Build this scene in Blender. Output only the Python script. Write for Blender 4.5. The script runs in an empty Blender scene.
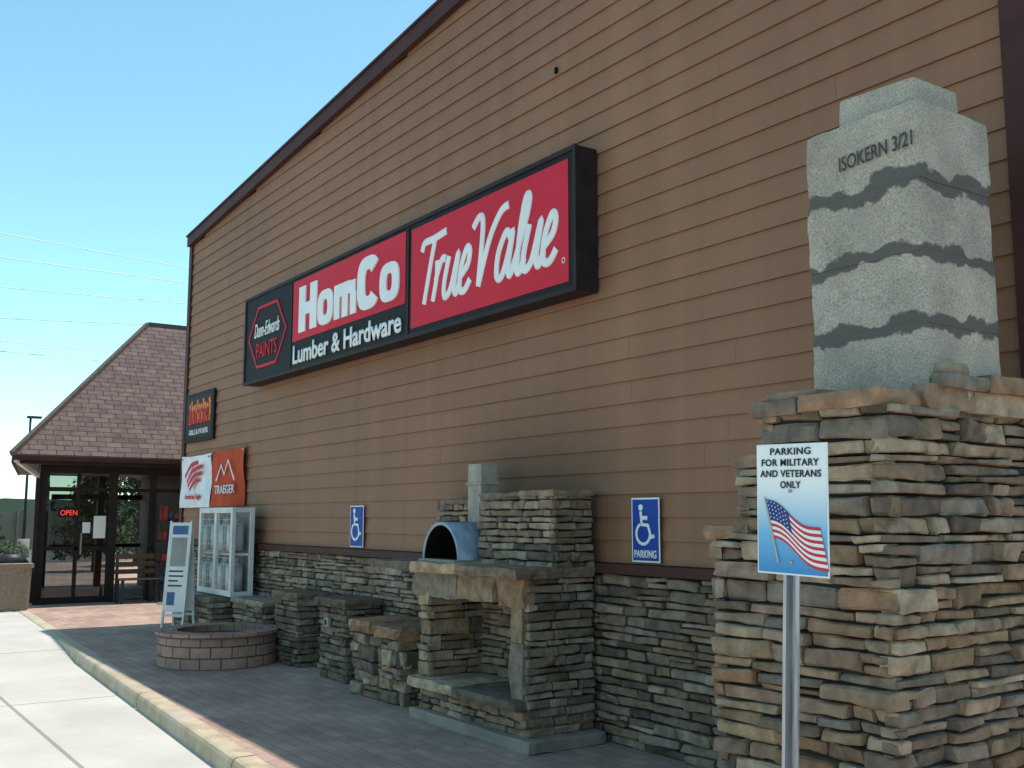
import bpy, bmesh, math, random
from mathutils import Vector, Matrix, noise
R = random.Random(7)
scene = bpy.context.scene
col = scene.collection

# ------------------------------------------------------------------ materials
def nodes(m):
    m.use_nodes = True
    nt = m.node_tree
    return nt, nt.nodes["Principled BSDF"]

def mat(name, c1, c2=None, scale=6.0, rough=0.8, bump=0.0, bscale=40.0, metal=0.0, detail=6.0, stretch=(1,1,1), spec=0.3, stops=(0.35,0.65), attr=False, c3=None, c3scale=1.0, bdist=0.01, emit=None):
    m = bpy.data.materials.new(name)
    nt, b = nodes(m)
    b.inputs['Roughness'].default_value = rough
    b.inputs['Metallic'].default_value = metal
    b.inputs['Specular IOR Level'].default_value = spec
    tc = nt.nodes.new('ShaderNodeTexCoord')
    mp = nt.nodes.new('ShaderNodeMapping'); mp.inputs['Scale'].default_value = stretch
    nt.links.new(tc.outputs['Object'], mp.inputs['Vector'])
    last = None
    if c2 is None: c2 = tuple(c*0.85 for c in c1)
    n = nt.nodes.new('ShaderNodeTexNoise'); n.inputs['Scale'].default_value = scale; n.inputs['Detail'].default_value = detail
    nt.links.new(mp.outputs[0], n.inputs['Vector'])
    cr = nt.nodes.new('ShaderNodeValToRGB')
    cr.color_ramp.elements[0].position = stops[0]; cr.color_ramp.elements[1].position = stops[1]
    cr.color_ramp.elements[0].color = (*c2,1); cr.color_ramp.elements[1].color = (*c1,1)
    nt.links.new(n.outputs['Fac'], cr.inputs['Fac'])
    last = cr.outputs['Color']
    if c3 is not None:
        n3 = nt.nodes.new('ShaderNodeTexNoise'); n3.inputs['Scale'].default_value = c3scale; n3.inputs['Detail'].default_value = 4
        nt.links.new(mp.outputs[0], n3.inputs['Vector'])
        r3 = nt.nodes.new('ShaderNodeValToRGB')
        r3.color_ramp.elements[0].position = .45; r3.color_ramp.elements[1].position = .7
        nt.links.new(n3.outputs['Fac'], r3.inputs['Fac'])
        mx = nt.nodes.new('ShaderNodeMix'); mx.data_type='RGBA'
        nt.links.new(r3.outputs['Color'], mx.inputs['Factor'])
        nt.links.new(last, mx.inputs['A']); mx.inputs['B'].default_value = (*c3,1)
        last = mx.outputs['Result']
    if attr:
        at = nt.nodes.new('ShaderNodeAttribute'); at.attribute_name = 'Col'
        mx = nt.nodes.new('ShaderNodeMix'); mx.data_type='RGBA'; mx.blend_type='MULTIPLY'
        mx.inputs['Factor'].default_value = 1
        nt.links.new(at.outputs['Color'], mx.inputs['A']); nt.links.new(last, mx.inputs['B'])
        last = mx.outputs['Result']
    nt.links.new(last, b.inputs['Base Color'])
    if emit:
        b.inputs['Emission Color'].default_value = (*emit[0],1); b.inputs['Emission Strength'].default_value = emit[1]
    if bump > 0:
        nb = nt.nodes.new('ShaderNodeTexNoise'); nb.inputs['Scale'].default_value = bscale; nb.inputs['Detail'].default_value = 8
        nb.inputs['Roughness'].default_value = .65
        nt.links.new(mp.outputs[0], nb.inputs['Vector'])
        bp = nt.nodes.new('ShaderNodeBump'); bp.inputs['Strength'].default_value = bump; bp.inputs['Distance'].default_value = bdist
        nt.links.new(nb.outputs['Fac'], bp.inputs['Height'])
        nt.links.new(bp.outputs[0], b.inputs['Normal'])
    return m

def brickmat(name, c1, c2, cm, bw, bh, mortar, uv=False, offset=.5, bump=.4, rough=.85, nscale=3.0, mult=(.75,1.15), n2mult=None):
    m = bpy.data.materials.new(name); nt, b = nodes(m)
    b.inputs['Roughness'].default_value = rough; b.inputs['Specular IOR Level'].default_value = .15
    tc = nt.nodes.new('ShaderNodeTexCoord')
    src = tc.outputs['UV'] if uv else tc.outputs['Object']
    br = nt.nodes.new('ShaderNodeTexBrick')
    br.inputs['Color1'].default_value = (*c1,1); br.inputs['Color2'].default_value=(*c2,1); br.inputs['Mortar'].default_value=(*cm,1)
    br.inputs['Scale'].default_value = 1; br.inputs['Brick Width'].default_value = bw; br.inputs['Row Height'].default_value = bh
    br.inputs['Mortar Size'].default_value = mortar; br.inputs['Mortar Smooth'].default_value=.3; br.offset = offset; br.inputs['Bias'].default_value = 0
    nt.links.new(src, br.inputs['Vector'])
    n = nt.nodes.new('ShaderNodeTexNoise'); n.inputs['Scale'].default_value=nscale; n.inputs['Detail'].default_value=9; n.inputs['Roughness'].default_value=.65
    nt.links.new(src, n.inputs['Vector'])
    mr = nt.nodes.new('ShaderNodeMapRange'); mr.inputs['From Min'].default_value=.3; mr.inputs['From Max'].default_value=.7
    mr.inputs['To Min'].default_value=mult[0]; mr.inputs['To Max'].default_value=mult[1]
    nt.links.new(n.outputs['Fac'], mr.inputs['Value'])
    mx = nt.nodes.new('ShaderNodeMix'); mx.data_type='RGBA'; mx.blend_type='MULTIPLY'; mx.inputs['Factor'].default_value=1
    nt.links.new(br.outputs['Color'], mx.inputs['A']); nt.links.new(mr.outputs[0], mx.inputs['B'])
    nt.links.new(mx.outputs['Result'], b.inputs['Base Color'])
    n2 = nt.nodes.new('ShaderNodeTexNoise'); n2.inputs['Scale'].default_value=70; n2.inputs['Detail'].default_value=6
    nt.links.new(src, n2.inputs['Vector'])
    ma = nt.nodes.new('ShaderNodeMath'); ma.operation='MULTIPLY_ADD'; ma.inputs[1].default_value=.35
    inv = nt.nodes.new('ShaderNodeMath'); inv.operation='SUBTRACT'; inv.inputs[0].default_value=1
    nt.links.new(br.outputs['Fac'], inv.inputs[1])
    nt.links.new(n2.outputs['Fac'], ma.inputs[0]); nt.links.new(inv.outputs[0], ma.inputs[2])
    bp = nt.nodes.new('ShaderNodeBump'); bp.inputs['Strength'].default_value=bump; bp.inputs['Distance'].default_value=.01
    nt.links.new(ma.outputs[0], bp.inputs['Height']); nt.links.new(bp.outputs[0], b.inputs['Normal'])
    return m

M = {}
def sidingmat():
    m = mat('siding_paint', (1.05,1.03,1.0), (.88,.88,.89), scale=.9, rough=.62, bump=.25, bscale=30, stretch=(.35,1,.6), attr=True, bdist=.004, spec=.2)
    nt=m.node_tree; b=nt.nodes['Principled BSDF']; src=b.inputs['Base Color'].links[0].from_socket
    tc=nt.nodes.new('ShaderNodeTexCoord')
    mp=nt.nodes.new('ShaderNodeMapping'); mp.inputs['Scale'].default_value=(3.0,1,.12); nt.links.new(tc.outputs['Object'],mp.inputs['Vector'])
    n=nt.nodes.new('ShaderNodeTexNoise'); n.inputs['Scale'].default_value=1.3; n.inputs['Detail'].default_value=5; nt.links.new(mp.outputs[0],n.inputs['Vector'])
    mr=nt.nodes.new('ShaderNodeMapRange'); mr.inputs['From Min'].default_value=.3; mr.inputs['From Max'].default_value=.72; mr.inputs['To Min'].default_value=.93; mr.inputs['To Max'].default_value=1.10
    nt.links.new(n.outputs['Fac'],mr.inputs['Value'])
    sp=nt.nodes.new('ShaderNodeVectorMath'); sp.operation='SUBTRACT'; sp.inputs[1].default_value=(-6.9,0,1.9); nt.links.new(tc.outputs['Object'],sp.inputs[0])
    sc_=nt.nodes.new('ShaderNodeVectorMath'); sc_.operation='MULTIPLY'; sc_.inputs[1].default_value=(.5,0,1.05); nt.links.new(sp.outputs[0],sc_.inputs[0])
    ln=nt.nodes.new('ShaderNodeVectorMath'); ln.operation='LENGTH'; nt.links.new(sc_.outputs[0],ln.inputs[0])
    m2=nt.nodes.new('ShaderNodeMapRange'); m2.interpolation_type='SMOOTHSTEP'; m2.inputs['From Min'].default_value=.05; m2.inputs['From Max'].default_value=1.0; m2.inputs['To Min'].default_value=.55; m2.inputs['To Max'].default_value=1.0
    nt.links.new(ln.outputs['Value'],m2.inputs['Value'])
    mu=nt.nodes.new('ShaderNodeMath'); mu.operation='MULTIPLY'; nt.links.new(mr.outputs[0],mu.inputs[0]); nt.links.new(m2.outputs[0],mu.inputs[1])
    mx=nt.nodes.new('ShaderNodeMix'); mx.data_type='RGBA'; mx.blend_type='MULTIPLY'; mx.inputs['Factor'].default_value=1
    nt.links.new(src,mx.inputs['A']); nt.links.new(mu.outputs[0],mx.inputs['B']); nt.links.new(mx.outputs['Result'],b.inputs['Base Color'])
    return m
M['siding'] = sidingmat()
M['trim'] = mat('dark_trim', (.080,.028,.024), (.055,.021,.019), scale=3, rough=.6, bump=.1, spec=.2)
M['stone'] = mat('ledge_stone', (1.22,1.15,1.08), (.58,.55,.53), scale=11, rough=.9, bump=1.0, bscale=24, attr=True, stops=(.3,.68), bdist=.02, spec=.15)
M['core'] = mat('dark_mortar', (.04,.032,.027), (.025,.02,.018), rough=1)
M['conc'] = mat('concrete', (.33,.27,.225), (.22,.185,.155), scale=3.5, rough=.9, bump=.5, bscale=40, bdist=.006)
M['kerb'] = mat('kerb_concrete', (.52,.42,.29), (.36,.29,.20), scale=5, rough=.9, bump=.5, bscale=40, bdist=.006, c3=(.47,.41,.34), c3scale=1.5)
M['asphalt'] = mat('asphalt', (.13,.125,.12), (.09,.088,.085), scale=.3, rough=.95, bump=.5, bscale=30)
M['field'] = mat('dry_ground', (.34,.28,.2), (.22,.21,.13), scale=.08, rough=1)
M['black'] = mat('sign_black', (.016,.015,.018), (.012,.011,.013), rough=.6, spec=.15)
M['bronze'] = mat('bronze_frame', (.032,.02,.02), (.02,.014,.014), rough=.6, spec=.2)
M['red'] = mat('sign_red', (.64,.028,.055), (.58,.024,.046), scale=1.5, rough=.55, spec=.12)
M['white'] = mat('sign_white', (.84,.81,.80), (.78,.75,.745), scale=3, rough=.5)
M['whitepaint'] = mat('white_frame_paint', (.70,.67,.66), (.56,.54,.53), scale=4, rough=.5)
M['blue'] = mat('sign_blue', (.014,.065,.36), (.012,.052,.30), scale=3, rough=.5, spec=.2)
M['textblack'] = mat('text_black', (.02,.02,.02), rough=.5)
M['orange'] = mat('banner_orange', (.55,.085,.04), (.44,.065,.03), scale=5, rough=.8, spec=.1)
M['bannerw'] = mat('banner_white', (.78,.77,.79), (.66,.65,.69), scale=5, rough=.7)
M['bannerred'] = mat('banner_red', (.6,.04,.05), rough=.7)
M['yellow'] = mat('poster_flame', (.75,.22,.05), (.6,.10,.03), scale=12, rough=.6)
M['galv'] = mat('galvanised_steel', (.46,.46,.49), (.26,.26,.29), scale=30, rough=.45, metal=.85, stretch=(1,1,.1), bump=.1, bscale=80)
M['steel'] = mat('oven_steel', (.28,.32,.38), (.18,.21,.26), scale=8, rough=.45, metal=.4, bump=.1)
M['soot'] = mat('soot_black', (.012,.011,.01), rough=1, spec=.05)
M['clay'] = mat('flue_clay', (.42,.35,.29), (.3,.25,.215), scale=12, rough=.9, bump=.5)
M['metaldark'] = mat('dark_metal', (.05,.05,.055), (.035,.035,.04), rough=.5, metal=.3)
M['frame'] = mat('entrance_frame', (.03,.02,.018), (.02,.014,.013), rough=.55, spec=.2)
M['wood'] = mat('wood_soffit', (.13,.075,.045), (.09,.05,.03), rough=.7, stretch=(1,.2,1), scale=10)
M['bin'] = mat('bin_aggregate', (.34,.25,.19), (.17,.125,.095), scale=60, rough=.9, bump=.8, bscale=90)
M['leaf'] = mat('foliage', (1.,1.,1.), (.6,.62,.55), scale=2, rough=.8, attr=True)
M['bark'] = mat('bark', (.12,.085,.06), (.07,.05,.035), scale=10, rough=1, bump=.6)
M['cable'] = mat('aluminium_cable', (.75,.77,.8), rough=.5)
M['fence'] = mat('fence_tan', (.27,.2,.15), (.2,.15,.11), scale=.5, rough=.9)
M['hill'] = mat('hill_scrub', (.12,.14,.11), (.08,.1,.08), scale=.03, rough=1)
M['goods1'] = mat('goods_blue', (.05,.12,.25), rough=.6)
M['goods2'] = mat('goods_red', (.42,.04,.03), rough=.6)
M['goods3'] = mat('goods_cream', (.5,.45,.36), rough=.6)
M['goods4'] = mat('goods_green', (.06,.15,.06), rough=.6)
M['neon'] = mat('open_neon', (.6,.05,.04), rough=.5, emit=((1,.06,.04),1.0))
M['paver'] = brickmat('sidewalk_pavers', (.47,.315,.245), (.37,.255,.205), (.26,.19,.155), .23, .115, .005, bump=.4, nscale=1.1, mult=(.66,1.2))
M['lot'] = brickmat('lot_concrete', (.56,.52,.46), (.53,.49,.44), (.30,.275,.24), 3.6, 3.2, .02, offset=0.0, bump=.15, nscale=.9, mult=(.8,1.04))
M['shingle'] = brickmat('asphalt_shingles', (.165,.110,.096), (.120,.081,.073), (.065,.044,.038), .30, .14, .010, uv=True, bump=.9, nscale=5, mult=(.7,1.3))
M['pit'] = brickmat('pit_block', (.43,.255,.20), (.33,.20,.16), (.12,.08,.065), .22, .118, .008, uv=True, bump=.8, nscale=9)

def glassmat():
    m = bpy.data.materials.new('window_glass'); nt,b = nodes(m)
    out = nt.nodes['Material Output']
    g = nt.nodes.new('ShaderNodeBsdfGlossy'); g.inputs['Roughness'].default_value=.03; g.inputs['Color'].default_value=(.9,.92,.95,1)
    t = nt.nodes.new('ShaderNodeBsdfTransparent'); t.inputs['Color'].default_value=(.55,.58,.58,1)
    fr = nt.nodes.new('ShaderNodeFresnel'); fr.inputs['IOR'].default_value=1.6
    mx = nt.nodes.new('ShaderNodeMixShader')
    nt.links.new(fr.outputs[0], mx.inputs[0]); nt.links.new(t.outputs[0], mx.inputs[1]); nt.links.new(g.outputs[0], mx.inputs[2])
    nt.links.new(mx.outputs[0], out.inputs['Surface'])
    return m
M['glass'] = glassmat()

def isomat():
    m = bpy.data.materials.new('pumice_block'); nt,b = nodes(m)
    b.inputs['Roughness'].default_value=.95; b.inputs['Specular IOR Level'].default_value=.1
    tc = nt.nodes.new('ShaderNodeTexCoord')
    v = nt.nodes.new('ShaderNodeTexNoise'); v.inputs['Scale'].default_value=120; v.inputs['Detail'].default_value=5; v.inputs['Roughness'].default_value=.8
    nt.links.new(tc.outputs['Object'], v.inputs['Vector'])
    cr = nt.nodes.new('ShaderNodeValToRGB')
    cr.color_ramp.elements[0].position=.33; cr.color_ramp.elements[0].color=(.22,.18,.15,1)
    cr.color_ramp.elements[1].position=.60; cr.color_ramp.elements[1].color=(.58,.49,.41,1)
    nt.links.new(v.outputs['Fac'], cr.inputs['Fac'])
    big = nt.nodes.new('ShaderNodeTexNoise'); big.inputs['Scale'].default_value=3.2; big.inputs['Detail'].default_value=7; big.inputs['Roughness'].default_value=.65
    nt.links.new(tc.outputs['Object'], big.inputs['Vector'])
    mr = nt.nodes.new('ShaderNodeMapRange'); mr.inputs['From Min'].default_value=.3; mr.inputs['From Max'].default_value=.7; mr.inputs['To Min'].default_value=.75; mr.inputs['To Max'].default_value=1.2
    nt.links.new(big.outputs['Fac'], mr.inputs['Value'])
    mx = nt.nodes.new('ShaderNodeMix'); mx.data_type='RGBA'; mx.blend_type='MULTIPLY'; mx.inputs['Factor'].default_value=1
    nt.links.new(cr.outputs['Color'], mx.inputs['A']); nt.links.new(mr.outputs[0], mx.inputs['B'])
    sep = nt.nodes.new('ShaderNodeSeparateXYZ'); nt.links.new(tc.outputs['Object'], sep.inputs[0])
    nz = nt.nodes.new('ShaderNodeTexNoise'); nz.inputs['Scale'].default_value=4.2; nz.inputs['Detail'].default_value=3; nz.inputs['Roughness'].default_value=.5
    nt.links.new(tc.outputs['Object'], nz.inputs['Vector'])
    def M2(op,a,bv):
        n = nt.nodes.new('ShaderNodeMath'); n.operation=op
        for i,x in enumerate((a,bv)):
            if isinstance(x,(int,float)): n.inputs[i].default_value=x
            else: nt.links.new(x,n.inputs[i])
        return n.outputs[0]
    zz = M2('ADD', sep.outputs['Z'], M2('MULTIPLY', M2('SUBTRACT', nz.outputs['Fac'], .5), .20))
    sh = M2('SUBTRACT', zz, 2.115)
    md = M2('ABSOLUTE', M2('SUBTRACT', M2('MODULO', M2('ADD', sh, .1635), .327), .1635), 0)
    nz2 = nt.nodes.new('ShaderNodeTexNoise'); nz2.inputs['Scale'].default_value=9; nz2.inputs['Detail'].default_value=8; nz2.inputs['Roughness'].default_value=.72
    nt.links.new(tc.outputs['Object'], nz2.inputs['Vector'])
    th = M2('ADD', -.014, M2('MULTIPLY', nz2.outputs['Fac'], .115))
    soft = M2('MULTIPLY', M2('SUBTRACT', th, md), 90)
    n = nt.nodes.new('ShaderNodeClamp'); nt.links.new(soft, n.inputs[0]); mask=n.outputs[0]
    lim = M2('LESS_THAN', sep.outputs['Z'], 3.28)
    lim2 = M2('GREATER_THAN', sep.outputs['Z'], 2.3)
    mask = M2('MULTIPLY', M2('MULTIPLY', mask, lim), lim2)
    mm = nt.nodes.new('ShaderNodeMix'); mm.data_type='RGBA'
    nt.links.new(M2('MULTIPLY',mask,.93), mm.inputs['Factor']); nt.links.new(mx.outputs['Result'], mm.inputs['A']); mm.inputs['B'].default_value=(.12,.105,.10,1)
    nt.links.new(mm.outputs['Result'], b.inputs['Base Color'])
    bp = nt.nodes.new('ShaderNodeBump'); bp.inputs['Strength'].default_value=.7; bp.inputs['Distance'].default_value=.007
    hh = M2('ADD', v.outputs['Fac'], M2('MULTIPLY', mask, .8))
    nt.links.new(hh, bp.inputs['Height']); nt.links.new(bp.outputs[0], b.inputs['Normal'])
    return m
M['iso'] = isomat()

# ------------------------------------------------------------------ helpers
def empty(name, loc=(0,0,0), rotz=0.0):
    e = bpy.data.objects.new(name, None); e.empty_display_size=.2
    e.location = loc; e.rotation_euler=(0,0,rotz); col.objects.link(e)
    return e
def attach(o, parent, local=False):
    if parent is None: return o
    o.parent = parent
    if not local:
        o.matrix_parent_inverse = (Matrix.Translation(parent.location) @ parent.rotation_euler.to_matrix().to_4x4()).inverted()
    return o
def mesh(name, verts, faces, m, parent=None, local=False, colors=None, uvs=None, smooth=False):
    me = bpy.data.meshes.new(name); me.from_pydata(verts, [], faces); 
    if colors:
        ca = me.color_attributes.new('Col','FLOAT_COLOR','POINT')
        for i,c in enumerate(colors): ca.data[i].color = (*c,1)
    if uvs:
        ul = me.uv_layers.new(name='UVMap'); k=0
        for p in me.polygons:
            for li in p.loop_indices:
                ul.data[li].uv = uvs[k]; k+=1
    if smooth:
        for p in me.polygons: p.use_smooth=True
    me.update()
    if m: me.materials.append(m)
    o = bpy.data.objects.new(name, me); col.objects.link(o)
    return attach(o,parent,local)
BF = [(0,3,2,1),(4,5,6,7),(0,1,5,4),(1,2,6,5),(2,3,7,6),(3,0,4,7)]
def box(name, x0,x1,y0,y1,z0,z1, m, parent=None, bevel=0, local=False):
    v=[(x0,y0,z0),(x1,y0,z0),(x1,y1,z0),(x0,y1,z0),(x0,y0,z1),(x1,y0,z1),(x1,y1,z1),(x0,y1,z1)]
    o = mesh(name, v, BF, m, parent, local)
    if bevel:
        md = o.modifiers.new('bevel','BEVEL'); md.width=bevel; md.segments=2
    return o
def prism(name, pts, y0, y1, m, parent=None):
    n=len(pts); v=[(x,y0,z) for x,z in pts]+[(x,y1,z) for x,z in pts]
    f=[tuple(range(n)), tuple(range(2*n-1,n-1,-1))]
    for i in range(n):
        j=(i+1)%n; f.append((i,i+n,j+n,j))
    return mesh(name,v,f,m,parent)
def cyl(name, c, r, h, m, parent=None, axis='z', seg=32, r2=None, local=False, smooth=True):
    r2 = r if r2 is None else r2
    v=[];f=[]
    for k,(rr,t) in enumerate(((r,0),(r2,h))):
        for i in range(seg):
            a=2*math.pi*i/seg; p=(rr*math.cos(a), rr*math.sin(a), t)
            if axis=='y': p=(p[0],p[2],p[1])
            if axis=='x': p=(p[2],p[0],p[1])
            v.append((c[0]+p[0],c[1]+p[1],c[2]+p[2]))
    for i in range(seg):
        j=(i+1)%seg; f.append((i,j,seg+j,seg+i))
    f.append(tuple(range(seg))[::-1]); f.append(tuple(range(seg,2*seg)))
    o=mesh(name,v,f,m,parent,local)
    if smooth:
        for p in o.data.polygons:
            if len(p.vertices)==4: p.use_smooth=True
    return o
def text(body, x0,x1,z0,z1,y, m, parent, name=None, shear=0, offset=0, extrude=.002, local=False, tilt=0, spacing=1.0):
    cu = bpy.data.curves.new('t','FONT'); cu.body=body; cu.shear=shear; cu.offset=offset; cu.space_character=spacing
    cu.resolution_u=6
    o = bpy.data.objects.new('t',cu); col.objects.link(o)
    bpy.context.view_layer.update()
    dg = bpy.context.evaluated_depsgraph_get()
    me = bpy.data.meshes.new_from_object(o.evaluated_get(dg))
    bpy.data.objects.remove(o)
    xs=[v.co.x for v in me.vertices]; ys=[v.co.y for v in me.vertices]
    a,b,c,d=min(xs),max(xs),min(ys),max(ys)
    sx=(x1-x0)/(b-a); sz=(z1-z0)/(d-c)
    for v in me.vertices:
        X=x0+(v.co.x-a)*sx; Z=z0+(v.co.y-c)*sz + tilt*(X-x0)
        v.co=(X,y,Z)
    me.materials.clear(); me.materials.append(m)
    o2 = bpy.data.objects.new(name or 'lettering', me); col.objects.link(o2)
    sd=o2.modifiers.new('thick','SOLIDIFY'); sd.thickness=extrude; sd.offset=0
    return attach(o2,parent,local)
def catmull(P, n=8):
    if len(P)<3: return P
    Q=[P[0]]+list(P)+[P[-1]]; out=[]
    for i in range(1,len(Q)-2):
        p0,p1,p2,p3=[Vector(q) for q in Q[i-1:i+3]]
        for k in range(n):
            t=k/n
            out.append(tuple(.5*((2*p1)+(p2-p0)*t+(2*p0-5*p1+4*p2-p3)*t*t+(-p0+3*p1-3*p2+p3)*t**3)))
    out.append(tuple(P[-1])); return out
def strokes(name, paths, r, y, m, parent, flat=.15, local=False, cyclic=False, sm=True):
    cu=bpy.data.curves.new('s','CURVE'); cu.dimensions='3D'; cu.bevel_depth=r; cu.bevel_resolution=3; cu.use_fill_caps=True
    for P in paths:
        Pp = catmull(P) if sm else P
        sp=cu.splines.new('POLY'); sp.points.add(len(Pp)-1)
        for i,p in enumerate(Pp): sp.points[i].co=(p[0],0,p[1],1)
        sp.use_cyclic_u=cyclic
    o=bpy.data.objects.new('s',cu); col.objects.link(o)
    bpy.context.view_layer.update()
    me=bpy.data.meshes.new_from_object(o.evaluated_get(bpy.context.evaluated_depsgraph_get()))
    bpy.data.objects.remove(o)
    for v in me.vertices: v.co.y = v.co.y*flat + y
    me.materials.clear(); me.materials.append(m)
    o2=bpy.data.objects.new(name,me); col.objects.link(o2)
    return attach(o2,parent,local)

# ---- stacked ledgestone
PAL_TAN=[(.40,.285,.195),(.36,.255,.175),(.31,.22,.15),(.31,.25,.20),(.23,.18,.145),(.47,.36,.265),(.35,.215,.14),(.27,.195,.145),(.39,.305,.23),(.33,.23,.175),(.27,.225,.19),(.19,.15,.125)]
PAL_GREY=[(.31,.24,.18),(.25,.195,.155),(.35,.275,.21),(.20,.16,.13),(.38,.30,.235),(.30,.21,.15),(.30,.25,.21),(.17,.135,.11)]
PAL_DARK=[(.20,.155,.12),(.16,.125,.10),(.24,.19,.145),(.19,.14,.105),(.27,.22,.18)]
class SB:
    def __init__(s, seed=1): s.v=[];s.f=[];s.c=[]; s.R=random.Random(seed)
    def stone(s, O,U,N,a0,a1,z0,z1,pal,proud,nu=6,nv=4):
        r=s.R; c=r.choice(pal); k=r.uniform(.78,1.18); c=tuple(x*k for x in c)
        base=len(s.v); d=proud*r.uniform(.4,1.4); tu=r.uniform(-.3,.3)*proud; tv=r.uniform(-.35,.35)*proud
        sd=Vector((r.random()*50,r.random()*50,r.random()*50))
        sk=r.uniform(-.007,.007); sk2=r.uniform(-.007,.007)
        rnd=min(.008,(z1-z0)*.13)
        for j in range(nv):
            for i in range(nu):
                fu=i/(nu-1); fv=j/(nv-1)
                eu = (i in (0,nu-1)); ev=(j in (0,nv-1))
                if nu>3:
                    if i==1: fu=.05
                    if i==nu-2: fu=.95
                if nv>3:
                    if j==1: fv=.18
                    if j==nv-2: fv=.82
                a=a0+(a1-a0)*fu; z=z0+(z1-z0)*fv+(sk if j<nv/2 else sk2)*(fu-.5)*2
                nn=noise.noise(Vector((a*7,z*16,0))+sd); n2=noise.noise(Vector((a*22,z*30,3))+sd)
                out=d+tu*(fu-.5)+tv*(fv-.5)+nn*proud*.45+n2*proud*.22
                if eu: out-= proud*.14+abs(n2)*.012; a+=(r.uniform(0,.008) if i==0 else -r.uniform(0,.008))
                if ev: out-= proud*.13+abs(n2)*.01; z+=(r.uniform(0,rnd) if j==0 else -r.uniform(0,rnd))
                if eu and ev: z+= (rnd*.4 if j==0 else -rnd*.4)
                p=O+U*a+N*out; s.v.append((p.x,p.y,p.z+z)); s.c.append(c)
        for j in range(nv-1):
            for i in range(nu-1):
                q=base+j*nu+i; s.f.append((q,q+1,q+nu+1,q+nu))
        ring=[i for i in range(nu)]+[j*nu+nu-1 for j in range(1,nv)]+[(nv-1)*nu+i for i in range(nu-2,-1,-1)]+[j*nu for j in range(nv-2,0,-1)]
        b2=len(s.v)
        for q in ring:
            p=Vector(s.v[base+q]); o=(p-O).dot(N); p=p-N*(o+.03); s.v.append(tuple(p)); s.c.append(c)
        L=len(ring)
        for k in range(L):
            k2=(k+1)%L; s.f.append((base+ring[k2],base+ring[k],b2+k,b2+k2))
    def courses(s,z0,z1,hr):
        z=z0;out=[]
        while z<z1-1e-6:
            h=s.R.uniform(*hr)
            if z+h>z1-hr[0]*.6: h=z1-z
            out.append((z,z+h)); z+=h
        return out
    def face(s,O,U,N,W,cs,lr,pal,proud,ext=(0,0),skip=None,rag=.03):
        O=Vector(O);U=Vector(U);N=Vector(N)
        for (z0,z1) in cs:
            a=-ext[0]*s.R.uniform(.2,1); end=W+ext[1]*s.R.uniform(.2,1)
            while a<end-1e-4:
                l=s.R.uniform(*lr)
                if s.R.random()<.2: l*=.55
                if a+l>end-lr[0]*.5: l=end-a
                if not(skip and skip(a+l/2,(z0+z1)/2)):
                    if (z1-z0)>.075 and s.R.random()<.4:
                        zm=(z0+z1)/2+s.R.uniform(-.012,.012)
                        s.stone(O,U,N,a,a+l-.004,z0,zm-.003,pal,proud); s.stone(O,U,N,a,a+l-.004,zm,z1-.004,pal,proud)
                    else: s.stone(O,U,N,a,a+l-.004,z0,z1-.004,pal,proud)
                a+=l
    def slab(s,x0,x1,y0,y1,z0,z1,pal,j=.015,nx=7,ny=4):
        r=s.R;c=r.choice(pal);b=len(s.v);k=r.uniform(.9,1.15);c=tuple(x*k for x in c)
        sd=Vector((r.random()*50,r.random()*50,0))
        for kz,z in ((0,z0),(.5,(z0+z1)/2),(1,z1)):
            for jy in range(ny):
                for ix in range(nx):
                    fx=ix/(nx-1);fy=jy/(ny-1)
                    x=x0+(x1-x0)*fx;y=y0+(y1-y0)*fy
                    n=noise.noise_vector(Vector((x*6,y*6,z*9))+sd); n2=noise.noise_vector(Vector((x*17,y*17,z*20))+sd)
                    ins = 0 if kz==.5 else .008
                    if ix==0:x+=ins
                    if ix==nx-1:x-=ins
                    if jy==0:y+=ins
                    if jy==ny-1:y-=ins
                    s.v.append((x+n.x*j*1.6+n2.x*j*.5,y+n.y*j*1.6+n2.y*j*.9,z+n.z*j*.6+n2.z*j*.3)); s.c.append(c)
        L=nx*ny
        for jy in range(ny-1):
            for ix in range(nx-1):
                q=b+jy*nx+ix
                s.f.append((q,q+nx,q+nx+1,q+1)); q+=2*L; s.f.append((q,q+1,q+nx+1,q+nx))
        ring=[i for i in range(nx)]+[jj*nx+nx-1 for jj in range(1,ny)]+[(ny-1)*nx+i for i in range(nx-2,-1,-1)]+[jj*nx for jj in range(ny-2,0,-1)]
        for lv in (0,1):
            for k in range(len(ring)):
                k2=(k+1)%len(ring); A=b+lv*L
                s.f.append((A+ring[k],A+ring[k2],A+L+ring[k2],A+L+ring[k]))
    def boxstones(s,x0,x1,y0,y1,z0,z1,hr,lr,pal,proud,faces='frl',skipf=None):
        cs=s.courses(z0,z1,hr)
        if 'f' in faces: s.face((x0,y0,0),(1,0,0),(0,-1,0),x1-x0,cs,lr,pal,proud,(proud,proud*1.3),skipf)
        if 'r' in faces: s.face((x1,y0,0),(0,1,0),(1,0,0),y1-y0,cs,lr,pal,proud,(proud*1.3,0))
        if 'l' in faces: s.face((x0,y1,0),(0,-1,0),(-1,0,0),y1-y0,cs,lr,pal,proud,(0,proud))
    def make(s,name,parent): return mesh(name,s.v,s.f,M['stone'],parent,colors=s.c)
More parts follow.
